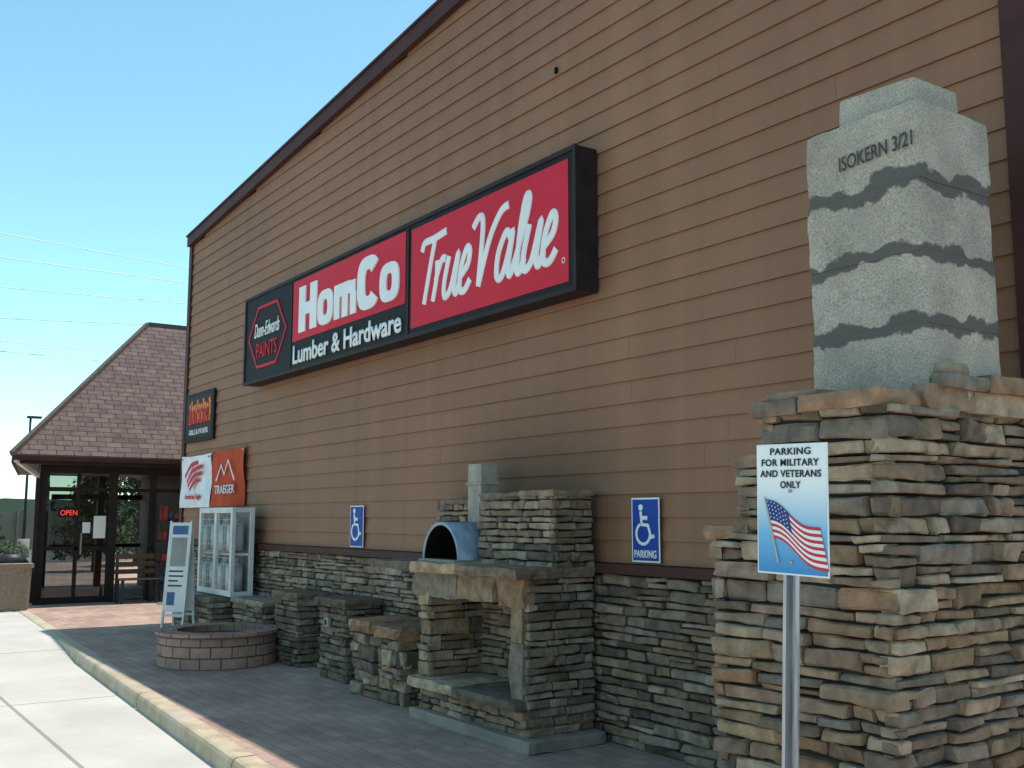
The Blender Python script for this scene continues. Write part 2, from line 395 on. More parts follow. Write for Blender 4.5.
def roughblock(nm,x0,x1,y0,y1,z0,z1,m,parent,n=9,j=.006,seed=0.):
    bm=bmesh.new(); bmesh.ops.create_cube(bm,size=1)
    bmesh.ops.subdivide_edges(bm,edges=bm.edges[:],cuts=n,use_grid_fill=True)
    for v_ in bm.verts:
        c_=v_.co
        ed=sum(1 for q in c_ if abs(abs(q)-.5)<1e-4)
        k=1-(.012 if ed>=2 else 0)-(.01 if ed==3 else 0)
        X=(x0+x1)/2+c_.x*(x1-x0)*k; Y=(y0+y1)/2+c_.y*(y1-y0)*k; Z=(z0+z1)/2+c_.z*(z1-z0)*(k if ed>1 else 1)
        nv=noise.noise_vector(Vector((X*9,Y*9,Z*9+seed)))+.5*noise.noise_vector(Vector((X*25,Y*25,Z*25)))
        v_.co=Vector((X,Y,Z))+nv*j
    me=bpy.data.meshes.new(nm); bm.to_mesh(me); bm.free(); me.materials.append(m)
    o=bpy.data.objects.new(nm,me); col.objects.link(o); return attach(o,parent)

# ------------------------------------------------------------------ ground
def kerb_y(x): return -2.47-.062*(x+6.7)
mesh('ground', [(-900,-900,-.16),(900,-900,-.16),(900,900,-.16),(-900,900,-.16)],[(0,1,2,3)],M['field'])
mesh('road',[(-75,-60,-.155),(60,-60,-.155),(60,60,-.155),(-75,60,-.155)],[(0,1,2,3)],M['asphalt'])
xs=[14,0,-6,-13.4,-14.0,-14.8,-15.4,-20,-26,-29,-45]
def lz(x):
    if x>=-13.5: return -.13
    if x>=-15.4: return -.13+.125*((-13.5-x)/1.9)
    if x>=-26: return -.005
    if x>=-29: return -.005-.13*((-26-x)/3)
    return -.14
v=[];f=[]
for x in xs:
    v.append((x,kerb_y(x)-.001,lz(x))); v.append((x,-24,lz(x)))
for i in range(len(xs)-1): f.append((2*i,2*i+1,2*i+3,2*i+2))
mesh('parking_lot',v,f,M['lot'])
sw=empty('sidewalk')
K=.16
mesh('pavers',[(8,kerb_y(8)+K,0),(-40,kerb_y(-40)+K,0),(-40,10,0),(8,10,0),(8,kerb_y(8)+K,-.2),(-40,kerb_y(-40)+K,-.2),(-40,10,-.2),(8,10,-.2)],
     [(0,3,2,1),(0,1,5,4),(1,2,6,5),(2,3,7,6),(3,0,4,7)],M['paver'],sw)
x=8.0
while x>-40:
    x2=x-2.98
    v=[]
    for xx in (x,x2):
        y0=kerb_y(xx)
        for (dy,z) in ((-.012,-.2),(0.0,-.03),(.012,-.006),(.035,.004),(K-.004,.004),(K-.004,-.2)): v.append((xx,y0+dy,z))
    f=[(i,i+1,i+7,i+6) for i in range(5)]+[(5,4,3,2,1,0),(6,7,8,9,10,11)]
    mesh('kerb_segment',v,f,M['kerb'],sw); x-=3.0

# ------------------------------------------------------------------ hardware store
B=empty('hardware_store',(-9,5,0))
def rake(x): return 6.0+.077*(x+16.3)
XL,XR=-16.24,-2.42
prism('wall_core',[(XL,0),(XR,0),(XR,rake(XR)),(XL,rake(XL))],0.0,14,M['core'],B)
sv=[];sf=[];sc=[]
z=1.27; step=.165; r=random.Random(3)
base=(.295,.145,.086)
while z<rake(XR):
    z1=z+step
    xs0=XL+.1 if z1<rake(XL) else min(XR,(z1-6.0)/.077-16.3)
    xe=-2.76
    if xs0>=xe: break
    cuts=[xs0]; 
    x=xs0-r.uniform(0,3.6)
    while x<xe:
        x+=3.66
        if x>xs0+.2 and x<xe-.2: cuts.append(x)
    cuts.append(xe)
    for a,b in zip(cuts[:-1],cuts[1:]):
        k=r.uniform(.975,1.03); c=tuple(q*k for q in base); n=len(sv)
        wob=r.uniform(-.001,.001)
        b-=.002
        sv+=[(a,-.022+wob,z),(b,-.022+wob,z),(b,-.004,z1+.012),(a,-.004,z1+.012),(a,-.002,z+.001),(b,-.002,z+.001)]
        sc+=[c]*4+[tuple(q*.5 for q in c)]*2
        sf+=[(n,n+1,n+2,n+3),(n+1,n,n+4,n+5),(n,n+3,n+4),(n+1,n+5,n+2)]
    z=z1
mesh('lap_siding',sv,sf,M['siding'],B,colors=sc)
def sidewall(x,nx,zt,nm):
    v=[];f=[];c=[];z=0
    while z<zt:
        n=len(v); v+=[(x+nx*.026,-.0,z),(x+nx*.026,14,z),(x+nx*.004,14,z+.17),(x+nx*.004,0,z+.17)]; c+=[base]*4
        f.append((n,n+1,n+2,n+3)); z+=.165
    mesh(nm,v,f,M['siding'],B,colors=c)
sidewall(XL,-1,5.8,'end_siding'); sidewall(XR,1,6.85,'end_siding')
box('corner_board',XL-.03,XL+.1,-.045,.1,0,5.98,M['trim'],B)
box('corner_board',-2.76,XR+.03,-.05,.1,0,rake(-2.7)-.1,M['trim'],B)
prism('rake_fascia',[(XL-.02,rake(XL-.02)-.13),(XR+.12,rake(XR+.12)-.16),(XR+.12,rake(XR+.12)+.02),(XL-.02,rake(XL-.02)+.02)],-.09,-.03,M['trim'],B)
prism('roof_deck',[(XL-.03,rake(XL-.03)+.023),(XR+.15,rake(XR+.15)+.023),(XR+.15,rake(XR+.15)+.05),(XL-.03,rake(XL-.03)+.05)],-.11,14.2,M['trim'],B)
box('wainscot_ledge',XL-.04,-2.77,-.115,.0,1.195,1.265,M['trim'],B,.004)
s=SB(11)
cs=s.courses(0,1.19,(.045,.085))
s.face((XL+.02,-.02,0),(1,0,0),(0,-1,0),XR-XL-.3,cs,(.14,.42),PAL_GREY,.04,(.04,0))
s.make('stone_wainscot',B)
box('wall_vent',-6.58,-6.555,-.04,-.02,5.25,5.30,M['soot'],B)

# ------------------------------------------------------------------ main wall sign
S=empty('store_wall_sign',(-9.6,-.1,3.85))
X0,X1,Z0,Z1=-13.1,-6.05,3.30,4.44
FY=-.235
box('sign_cabinet',X0,X1,FY+.012,-.03,Z0,Z1,M['bronze'],S,.006)
t=.035
box('frame_top',X0,X1,FY-.012,FY+.014,Z1-t,Z1+.004,M['bronze'],S); box('frame_bottom',X0,X1,FY-.012,FY+.014,Z0-.004,Z0+t,M['bronze'],S)
box('frame_left',X0-.004,X0+t,FY-.012,FY+.014,Z0+t,Z1-t,M['bronze'],S); box('frame_right',X1-t,X1+.004,FY-.012,FY+.014,Z0+t,Z1-t,M['bronze'],S)
box('black_backing',X0+t,X1-t,FY+.002,FY+.012,Z0+t,Z1-t,M['black'],S)
box('divider',-8.70,-8.67,FY-.008,FY+.002,Z0+t,Z1-t,M['bronze'],S)
box('divider',-11.56,-11.54,FY-.006,FY+.002,Z0+t,Z1-t,M['bronze'],S)
box('red_panel',-11.50,-8.74,FY-.003,FY+.004,3.655,4.375,M['red'],S)
box('red_panel',-8.62,-6.15,FY-.003,FY+.004,3.385,4.355,M['red'],S)
lx,lz0,cap=-11.30,3.735,.54; xh=.38; y0_,y1_=FY-.018,FY-.003; KX=.93
def fx_(x): return lx+(x-lx)*KX
def poly_letter(nm,polys,y0,y1,m,parent):
    for P in polys:
        n=len(P); v=[(fx_(x),y0,z) for x,z in P]+[(fx_(x),y1,z) for x,z in P]
        f=[tuple(range(n)),tuple(range(2*n-1,n-1,-1))]+[(i,i+n,(i+1)%n+n,(i+1)%n) for i in range(n)]
        mesh(nm,v,f,m,parent)
def ringpoly(cx,cz,rx_,rz_,tx,tz,a0,a1,n=36):
    out=[];inn=[]
    for i in range(n+1):
        a=math.radians(a0+(a1-a0)*i/n)
        ca,sa=math.cos(a),math.sin(a); pw_=.68
        ex=math.copysign(abs(ca)**pw_,ca); ezz=math.copysign(abs(sa)**pw_,sa)
        out.append((cx+rx_*ex,cz+rz_*ezz)); inn.append((cx+(rx_-tx)*ex,cz+(rz_-tz)*ezz))
    return out,inn
def ringmesh(nm,out,inn,y0,y1,m,parent):
    n=len(out); v=[(fx_(x),y0,z) for x,z in out]+[(fx_(x),y0,z) for x,z in inn]+[(fx_(x),y1,z) for x,z in out]+[(fx_(x),y1,z) for x,z in inn]
    f=[]
    for i in range(n-1):
        f+= [(i,i+1,n+i+1,n+i),(i,2*n+i,2*n+i+1,i+1),(n+i,n+i+1,3*n+i+1,3*n+i)]
    f+=[(0,n,3*n,2*n),(n-1,3*n-1,4*n-1,2*n-1)]
    mesh(nm,v,f,m,parent)
def rect(x0,x1,z0,z1): return [(x0,z0),(x1,z0),(x1,z1),(x0,z1)]
H_=.54; w_=.20
poly_letter('letter_H',[rect(lx,lx+w_,lz0,lz0+cap),rect(lx+w_,lx+H_-w_,lz0+cap*.36,lz0+cap*.62),rect(lx+H_-w_,lx+H_,lz0,lz0+cap)],y0_,y1_,M['white'],S)
xo=lx+H_+.03; o,i_=ringpoly(xo+.22,lz0+xh/2,.22,xh/2+.01,.155,.11,0,360); ringmesh('letter_o',o,i_,y0_,y1_,M['white'],S)
xm=xo+.47; mw=.58
poly_letter('letter_m',[rect(xm,xm+.15,lz0,lz0+xh),rect(xm+.15,xm+.43,lz0+xh*.62,lz0+xh),rect(xm+.2125,xm+.3675,lz0,lz0+xh*.62),rect(xm+.43,xm+.56,lz0+xh*.62,lz0+xh*.97),rect(xm+.43,xm+.58,lz0,lz0+xh*.62)],y0_,y1_,M['white'],S)
xc=xm+mw+.03; o,i_=ringpoly(xc+.27,lz0+cap/2,.27,cap/2+.012,.19,.14,36,324); ringmesh('letter_C',o,i_,y0_,y1_,M['white'],S)
xo2=xc+.55; o,i_=ringpoly(xo2+.22,lz0+xh/2,.22,xh/2+.01,.155,.11,0,360); ringmesh('letter_o',o,i_,y0_,y1_,M['white'],S)
text('Lumber & Hardware',-11.46,-8.80,3.38,3.60,FY-.008,M['white'],S,offset=.022,extrude=.008)
def sh(P): return [(x+.26*z,z) for x,z in P]
u_=[(1.85,1.0),(1.75,.35),(1.9,.02),(2.2,.2),(2.4,1.0),(2.38,.25),(2.55,.02),(2.72,.3)]
e_=[(2.72,.4),(3.05,.62),(3.08,.93),(2.88,1.02),(2.68,.6),(2.75,.1),(3.05,.02),(3.3,.25)]
L=[[(0.05,1.55),(.15,1.85),(.7,1.88),(1.5,1.98)],[(.82,1.9),(.72,1.0),(.6,.0)],
   [(1.12,1.0),(1.22,.6),(1.16,.0)],[(1.18,.5),(1.42,.98),(1.68,.95)],u_,e_,
   [(3.12,1.65),(3.4,1.95),(3.66,1.6),(3.82,.0)],[(3.82,.0),(4.12,1.0),(4.55,1.8),(4.95,1.95)],
   [(5.25,.88),(5.0,1.03),(4.72,.6),(4.78,.1),(5.05,.05),(5.25,.5),(5.34,1.0),(5.32,.25),(5.48,.02),(5.66,.35)],
   [(5.66,.35),(5.95,1.3),(5.98,1.9),(5.80,1.92),(5.72,1.0),(5.78,.15),(5.95,.02),(6.1,.3)],
   [(x+4.3,z) for x,z in u_],[(x+4.3,z) for x,z in e_]]
L=[sh([(x,(z*1.15 if z<=1.05 else 1.15+(z-1)*.78)) for x,z in P]) for P in L]
mx_=max(p[0] for P in L for p in P)
sx=2.24/mx_; sz=.64/1.98
L=[[(-8.54+x*sx,3.58+z*sz) for x,z in P] for P in L]
strokes('script_lettering',L,.038,FY-.003,M['white'],S,flat=.3)
strokes('registered_mark',[[(-6.21+.02*math.cos(a),3.56+.02*math.sin(a)) for a in [i*math.pi/6 for i in range(12)]]],.004,FY-.006,M['white'],S,cyclic=True,sm=False)
hx=[(-12.32+.62*math.cos(a)*1.0,3.87+.44*math.sin(a)) for a in [0,math.pi/3,2*math.pi/3,math.pi,4*math.pi/3,5*math.pi/3]]
strokes('hexagon_outline',[hx],.022,FY-.003,M['red'],S,flat=.3,cyclic=True,sm=False)
text('Dunn-Edwards',-12.74,-11.91,3.87,4.05,FY-.006,M['white'],S,shear=.3,offset=.0,extrude=.006)
text('PAINTS',-12.66,-11.98,3.60,3.79,FY-.006,M['red'],S,offset=.0,extrude=.006)

# ------------------------------------------------------------------ posters / banners
P=empty('wall_poster',(-15.4,-.05,3.1))
box('poster_panel',-16.05,-14.78,-.06,-.03,2.72,3.46,M['black'],P)
box('poster_border',-15.99,-14.84,-.064,-.058,2.78,3.40,M['bronze'],P)
for i in range(11):
    x=-15.85+i*.09; strokes('flame',[[(x,3.0),(x+.03,3.2),(x-.01,3.30+.05*math.sin(i*2))]],.036,-.066,M['yellow'],P,flat=.1)
text('BACON',-15.85,-14.98,2.98,3.20,-.074,M['bannerred'],P,offset=.03,extrude=.006)
text('GRILLS & SMOKERS',-15.85,-14.98,2.83,2.91,-.068,M['white'],P,offset=.01,extrude=.004)
def banner(name,x0,x1,z0,z1,m,seed):
    e=empty(name,((x0+x1)/2,-.05,z0)); n=24;v=[];f=[]
    for j in range(9):
        for i in range(n+1):
            a=i/n;b=j/8
            sag=-.02*math.sin(math.pi*a)*(b) 
            y=-.06-.018*math.sin(a*9+seed+b*2)-.012*math.sin(b*7+seed)
            v.append((x0+(x1-x0)*a,y,z0+(z1-z0)*b+sag))
    for j in range(8):
        for i in range(n):
            q=j*(n+1)+i; f.append((q,q+1,q+n+2,q+n+1))
    mesh('banner_cloth',v,f,m,e,smooth=True)
    return e
bw=banner('hanging_banner',-16.12,-14.82,1.74,2.52,M['bannerw'],1)
strokes('wing_logo',[[(-15.75,2.12),(-15.5,2.28),(-15.1,2.34)],[(-15.7,2.06),(-15.45,2.2),(-15.12,2.24)],[(-15.62,2.0),(-15.4,2.12),(-15.2,2.14)],[(-15.85,2.2),(-15.6,2.36),(-15.3,2.4)]],.03,-.10,M['bannerred'],bw,flat=.12)
text('American Eagle',-15.85,-15.1,1.84,1.94,-.10,M['bannerred'],bw,offset=.01,extrude=.004)
bo=banner('hanging_banner',-14.78,-13.43,1.75,2.55,M['orange'],3)
strokes('mountain_logo',[[(-14.45,2.1),(-14.25,2.32),(-14.12,2.18),(-13.98,2.38),(-13.72,2.1)]],.02,-.10,M['bannerw'],bo,flat=.12,sm=False)
text('TRAEGER',-14.5,-13.7,1.92,2.04,-.10,M['bannerw'],bo,offset=.02,extrude=.004)
for e,x0,x1,zz in ((bw,-16.1,-14.84,2.5),(bo,-14.76,-13.45,2.53)):
    for x in (x0+.03,x1-.03): cyl('grommet',(x,-.09,zz-.03),.012,.06,M['galv'],e,axis='y',seg=12)

# ------------------------------------------------------------------ accessible parking signs
def access(x0,x1,z0,z1,word):
    e=empty('accessible_parking_sign',((x0+x1)/2,-.04,(z0+z1)/2)); y=-.045
    box('sign_plate',x0,x1,y-.003,y+.001,z0,z1,M['white'],e,.0); b=.012
    box('backing',x0+.05,x1-.05,y+.001,-.005,z0+.08,z1-.08,M['galv'],e)
    box('blue_field',x0+b,x1-b,y-.006,y-.003,z0+b,z1-b,M['blue'],e)
    w=x1-x0; cx=(x0+x1)/2; zb=z0+(.12 if word else .07); sc=w/.30*(.95 if word else 1.05)
    yy=y-.009
    W=lambda P:[(cx+px*sc-.01,zb+pz*sc) for px,pz in P]
    strokes('wheel',[W([(-.01+.078*math.cos(a),.085+.078*math.sin(a)) for a in [math.radians(d) for d in range(115,385,15)]])],.013*sc,yy,M['white'],e,flat=.2,sm=False)
    strokes('figure',[W([(-.035,.255),(-.025,.155),(.045,.15),(.08,.06),(.115,.07)]),W([(-.03,.205),(.04,.205)])],.016*sc,yy,M['white'],e,flat=.2,sm=False)
    cyl('head',(cx-.045*sc,yy-.002,zb+.285*sc),.025*sc,.004,M['white'],e,axis='y',seg=16)
    if word: text('PARKING',x0+.03,x1-.03,z0+.03,z0+.085,yy,M['white'],e,offset=.03,extrude=.003)
access(-5.68,-5.39,1.285,1.735,True)
access(-10.24,-9.93,1.285,1.72,False)

# ------------------------------------------------------------------ military parking sign on post
e=empty('veterans_parking_sign',(-2.455,-2.12,0))
sx0,sx1,sz0,sz1=-2.612,-2.298,1.40,1.856; y=-2.12
def gradmat():
    m=bpy.data.materials.new('printed_sign_face'); nt,b=nodes(m); b.inputs['Roughness'].default_value=.45
    tc=nt.nodes.new('ShaderNodeTexCoord'); sp=nt.nodes.new('ShaderNodeSeparateXYZ'); nt.links.new(tc.outputs['Object'],sp.inputs[0])
    mr=nt.nodes.new('ShaderNodeMapRange'); mr.inputs['From Min'].default_value=1.40; mr.inputs['From Max'].default_value=1.72
    nt.links.new(sp.outputs['Z'],mr.inputs['Value'])
    cr=nt.nodes.new('ShaderNodeValToRGB'); el=cr.color_ramp.elements
    el[0].position=0; el[0].color=(.02,.20,.50,1); el[1].position=1; el[1].color=(.84,.82,.82,1)
    q=el.new(.45); q.color=(.16,.44,.68,1)
    nt.links.new(mr.outputs[0],cr.inputs['Fac']); nt.links.new(cr.outputs['Color'],b.inputs['Base Color']); return m
pl=box('sign_plate',sx0,sx1,y-.004,y-.001,sz0,sz1,M['white'],e)
box('printed_face',sx0+.006,sx1-.006,y-.006,y-.004,sz0+.006,sz1-.006,gradmat(),e)
fy=y-.009
for b_,x0,x1,z0,z1 in (('PARKING',-2.545,-2.365,1.817,1.842),('FOR MILITARY',-2.585,-2.33,1.778,1.803),('AND VETERANS',-2.592,-2.322,1.739,1.764),('ONLY',-2.50,-2.41,1.700,1.725)):
    text(b_,x0,x1,z0,z1,fy,M['textblack'],e,offset=.02,extrude=.001,spacing=1.08)
flag_r=mat('flag_red',(.62,.03,.05),rough=.5); flag_b=mat('flag_blue',(.03,.05,.24),rough=.5)
def fp(a,b):
    X=-2.565+a*.235; Z=1.655 - a*.095 - b*.135 + .014*math.sin(a*6.5+.4) - a*b*.012
    return X+b*.035,Z
for k in range(13):
    v=[];f=[];n=24
    for i in range(n+1):
        a=i/n
        for bb in (k/13,(k+1)/13):
            X,Z=fp(a,bb); v.append((X,fy-.0,Z))
    for i in range(n): f.append((2*i,2*i+1,2*i+3,2*i+2))
    mesh('flag_stripe',v,f,flag_r if k%2==0 else M['white'],e)
v=[];f=[];n=10
for i in range(n+1):
    for bb in (0,7/13):
        X,Z=fp(i/n*.42,bb); v.append((X,fy-.0015,Z))
for i in range(n): f.append((2*i,2*i+1,2*i+3,2*i+2))
mesh('flag_canton',v,f,flag_b,e)
v=[];f=[]
for r_ in range(5):
    for c_ in range(6):
        X,Z=fp(.03+.065*c_,.05+.1*r_)
        q=len(v); d=.0028; v+=[(X-d,fy-.0025,Z),(X,fy-.0025,Z-d),(X+d,fy-.0025,Z),(X,fy-.0025,Z+d)]; f.append((q,q+1,q+2,q+3))
mesh('flag_stars',v,f,M['white'],e)
strokes('flag_pole',[[(-2.572,1.668),(-2.512,1.44)]],.004,fy-.001,M['goods3'],e,flat=.4,sm=False)
# U-channel post, flanges toward the sign face
pw=.020
prof=[(-pw-.014,0),(-pw,0),(-pw*.6,.026),(pw*.6,.026),(pw,0),(pw+.014,0),(pw+.014,.004),(pw+.004,.004),(pw*.6+.003,.031),(-pw*.6-.003,.031),(-pw-.004,.004),(-pw-.014,.004)]
n=len(prof);v=[(-2.455+px-(.06 if zz<0 else 0),y+.001+py,zz) for zz in (-.3,1.80) for px,py in prof]
f=[(i,i+n,(i+1)%n+n,(i+1)%n) for i in range(n)]
mesh('channel_post',v,f,M['galv'],e)
for zz in (1.445,1.69): cyl('bolt',(-2.455,y-.014,zz),.006,.03,M['galv'],e,axis='y',seg=8)
e.rotation_euler=(0,math.radians(1.4),0); e.location.x-=.04

# ------------------------------------------------------------------ chimney display
C=empty('outdoor_fireplace_chimney',(-3.0,-.8,0))
s=SB(21); hr=(.045,.10); lr=(.12,.40); pr=.05
tiers=[(-3.58,-2.66,-1.31,-.15,0,1.53),(-3.42,-2.66,-1.31,-.15,1.53,1.86),(-3.25,-2.66,-1.31,-.15,1.86,2.07)]
for (a,b,c,d,z0,z1) in tiers:
    box('masonry_core',a,b,c,d,z0,z1-.01,M['core'],C)
    s.boxstones(a,b,c,d,z0,z1,hr,lr,PAL_TAN,pr,'frl')
s.slab(-3.64,-3.38,-1.36,-.2,1.50,1.56,PAL_TAN); s.slab(-3.48,-3.22,-1.36,-.2,1.83,1.885,PAL_TAN)
s.slab(-3.31,-3.05,-1.38,-1.0,2.05,2.12,PAL_TAN); s.slab(-3.06,-2.62,-1.38,-1.02,2.055,2.13,PAL_TAN,nx=10); s.slab(-3.28,-2.95,-1.34,-.95,2.11,2.16,PAL_TAN,nx=9)
s.slab(-2.66,-2.58,-1.1,-.75,2.06,2.16,PAL_TAN); s.slab(-2.72,-2.58,-.8,-.3,2.05,2.16,PAL_TAN); s.slab(-2.64,-2.55,-1.0,-.68,2.15,2.21,PAL_TAN);s.slab(-2.64,-2.55,-.66,-.3,2.15,2.23,PAL_TAN); s.slab(-3.31,-3.24,-1.05,-.4,2.05,2.12,PAL_TAN)
s.slab(-2.63,-2.56,-.97,-.8,2.205,2.26,PAL_TAN,j=.01)
s.slab(-3.25,-2.62,-.5,-.2,2.04,2.1,PAL_TAN)
s.make('ledgestone_facing',C)
zz=2.06
tops=[2.441,2.768,3.095,3.45]
for i,zt in enumerate(tops):
    dx=(0,.003,-.003,.002)[i]
    roughblock('pumice_block',-3.255+dx,-2.633+dx,-1.0+dx,-.44+dx,zz-.004,zt+.004,M['iso'],C,n=12,j=.006,seed=0); zz=zt
v=[];f=[];cx,cy=-2.92,-.74
pts8=[(-.225,-.10),(-.165,-.20),(.185,-.20),(.225,-.16),(.225,.16),(.17,.2),(-.17,.2),(-.225,.12)]
for (sc_,z0) in ((1.0,3.448),(1.0,3.50),(.985,3.60),(.62,3.602),(.6,3.45)):
    for i,(px,py) in enumerate(pts8): v.append((cx+px*sc_+.004*math.sin(i*5.1+z0*9),cy+py*sc_+.004*math.cos(i*3.3+z0*7),z0+.006*math.sin(i*2.3)))
for L_ in range(4):
    for i in range(8):
        j=(i+1)%8; f.append((L_*8+i,L_*8+j,L_*8+8+j,L_*8+8+i))
o=mesh('flue_ring',v,f,M['iso'],C); md=o.modifiers.new('b','BEVEL'); md.width=.006; md.segments=2
stencil=mat('stencil_ink',(.07,.06,.055),(.17,.15,.13),scale=60,rough=.9,stops=(.3,.45))
text('ISOKERN 3/21',-3.05,-2.655,3.225,3.295,-1.009,stencil,C,offset=.01,extrude=.002,tilt=.05)

# ------------------------------------------------------------------ pizza oven
O=empty('outdoor_pizza_oven',(-6.9,-.4,0))
s=SB(31)
roughblock('concrete_base',-7.60,-5.92,-.78,-.09,0,.085,M['conc'],O,n=12,j=.008)
box('hearth_core',-7.5,-6.12,-.66,-.09,.08,.26,M['core'],O)
s.boxstones(-7.52,-6.10,-.68,-.1,.08,.26,(.05,.08),(.15,.35),PAL_TAN,.03,'frl')
s.slab(-7.62,-6.9,-.80,-.2,.26,.33,PAL_TAN,nx=9); s.slab(-6.9,-6.06,-.80,-.2,.26,.33,PAL_TAN,nx=9)
box('left_leg',-7.56,-7.44,-.68,-.1,.33,1.17,M['core'],O); box('right_leg',-6.20,-6.08,-.68,-.1,.33,1.17,M['core'],O)
box('lintel_core',-7.44,-6.20,-.66,-.1,.98,1.17,M['core'],O); box('back_panel',-7.44,-6.20,-.16,-.1,.33,.98,M['core'],O)
s.boxstones(-7.56,-7.44,-.68,-.1,.33,1.17,(.07,.13),(.2,.4),PAL_TAN,.03,'frl')
s.boxstones(-6.20,-6.08,-.68,-.1,.08,1.17,(.04,.075),(.14,.34),PAL_GREY,.035,'rl')
s.slab(-6.23,-6.07,-.735,-.66,.33,.72,PAL_TAN,j=.012,nx=5,ny=3); s.slab(-6.22,-6.08,-.73,-.66,.72,.99,PAL_TAN,j=.012,nx=5,ny=3)
s.slab(-7.60,-6.95,-.735,-.64,.97,1.17,PAL_TAN,j=.024,nx=12,ny=3); s.slab(-6.94,-6.42,-.74,-.64,.98,1.17,PAL_TAN,j=.024,nx=12,ny=3); s.slab(-6.41,-6.05,-.735,-.64,.96,1.17,PAL_TAN,j=.024,nx=8,ny=3)
s.face((-7.44,-.17,0),(1,0,0),(0,-1,0),1.24,s.courses(.33,.97,(.06,.1)),(.2,.4),PAL_GREY,.03)
s.slab(-8.22,-7.50,-.82,-.12,1.17,1.24,PAL_TAN,j=.02,nx=12,ny=9); s.slab(-7.49,-6.80,-.86,-.12,1.17,1.245,PAL_TAN,j=.02,nx=12,ny=9); s.slab(-6.79,-6.0,-.84,-.12,1.17,1.24,PAL_TAN,j=.02,nx=12,ny=9)
box('tall_core',-7.0,-6.08,-.42,-.1,1.2,1.76,M['core'],O); s.boxstones(-7.02,-6.08,-.44,-.1,1.23,1.76,(.04,.075),(.12,.32),PAL_GREY,.035,'frl')
s.slab(-7.04,-6.5,-.47,-.1,1.75,1.785,PAL_GREY); s.slab(-6.5,-6.04,-.47,-.1,1.75,1.795,PAL_GREY)
box('back_core',-8.06,-7.0,-.18,-.1,1.2,1.68,M['core'],O); s.boxstones(-8.08,-7.02,-.2,-.1,1.23,1.72,(.04,.075),(.12,.32),PAL_GREY,.035,'fl')
s.slab(-8.12,-7.5,-.25,-.1,1.71,1.75,PAL_GREY); s.slab(-7.5,-7.0,-.25,-.1,1.71,1.76,PAL_GREY)
s.make('stone_facing',O)
def barrel(cx,y0,y1,z,r_out,r_in,parent):
    v=[];f=[];n=24
    for yy in (y0,y1):
        for rr in (r_out,r_in):
            for i in range(n+1):
                a=math.pi*i/n; v.append((cx+rr*math.cos(a),yy,z+rr*math.sin(a)*1.05))
    m_=n+1
    for i in range(n):
        f.append((i,i+1,2*m_+i+1,2*m_+i)); f.append((m_+i+1,m_+i,3*m_+i,3*m_+i+1)); f.append((i+1,i,m_+i,m_+i+1)); f.append((2*m_+i,2*m_+i+1,3*m_+i+1,3*m_+i))
    o=mesh('oven_barrel',v,f,M['steel'],parent)
    for p in o.data.polygons: p.use_smooth = abs(p.normal.y)<.5
    v=[(cx+r_out*math.cos(math.pi*i/n),y1+.0,z+r_out*1.05*math.sin(math.pi*i/n)) for i in range(n+1)]
    mesh('oven_back',v,[tuple(range(n+1))],M['soot'],parent)
BZ=1.262
barrel(-7.32,-.66,-.22,BZ,.285,.262,O)
v=[];f=[];n=20
for yy in (-.655,-.23):
    for i in range(n+1):
        a=math.pi*i/n; v.append((-7.32+.258*math.cos(a),yy,BZ+.002+.27*math.sin(a)))
for i in range(n): f.append((i,i+1,n+1+i+1,n+1+i))
mesh('oven_lining',v,f,M['soot'],O)
box('oven_floor',-7.60,-7.04,-.70,-.2,1.235,BZ,M['clay'],O,.004)
box('oven_ash',-7.57,-7.07,-.62,-.24,BZ,BZ+.006,M['soot'],O)
roughblock('flue_pipe',-7.38,-7.18,-.36,-.19,1.46,2.04,M['clay'],O,n=8,j=.004)
box('flue_cap',-7.395,-7.165,-.375,-.175,1.86,1.885,M['clay'],O,.01)

# ------------------------------------------------------------------ low stone displays
def pedestal(x0,x1,y0,z1,seed,pal,name='stone_pedestal',cap=True,proud=.04,hr=(.05,.10)):
    e=empty(name,((x0+x1)/2,y0/2,0)); s=SB(seed)
    box('core',x0+.03,x1-.03,y0+.03,-.09,0,z1-.04,M['core'],e)
    s.boxstones(x0+.03,x1-.03,y0+.03,-.08,0,z1-.05,hr,(.14,.36),pal,proud,'frl')
    if cap:
        n=max(1,round((x1-x0)/.55)); w=(x1-x0+.08)/n
        for i in range(n): s.slab(x0-.04+i*w,x0-.04+(i+1)*w-.005,y0-.04,-.08,z1-.055,z1+.005,pal,ny=5)
    s.make('stones',e); return e
pedestal(-8.95,-8.02,-.60,.60,41,PAL_TAN,cap=False,proud=.06,hr=(.09,.15))
s=SB(44); ee=empty('landscape_boulders',(-8.5,-.4,.6))
s.slab(-8.98,-8.5,-.66,-.1,.56,.67,PAL_TAN,j=.03,ny=6); s.slab(-8.5,-8.0,-.66,-.1,.55,.65,PAL_TAN,j=.03,ny=6); s.make('boulders',ee)
p1=pedestal(-10.05,-9.42,-.46,.79,42,PAL_DARK,'stone_outlet_pedestal')
box('outlet_cover',-9.86,-9.76,-.505,-.47,.51,.60,M['clay'],p1,.005); box('outlet',-9.83,-9.79,-.51,-.505,.53,.58,M['black'],p1)
pedestal(-11.35,-10.70,-.42,.78,43,PAL_DARK)
pedestal(-12.75,-11.75,-.40,.62,45,PAL_GREY)
pedestal(-14.2,-12.95,-.62,.60,46,PAL_GREY)
F=empty('fire_pit',(-11.60,-.98,0)); cx,cy=-11.60,-.98; Ro,Ri=.64,.46
v=[];f=[];uv=[]; n=64
H=.37
rings=[(Ro,0),(Ro+.0,H-.055),(Ro+.03,H-.05),(Ro+.03,H),(Ri-.02,H),(Ri,H-.05),(Ri,.03)]
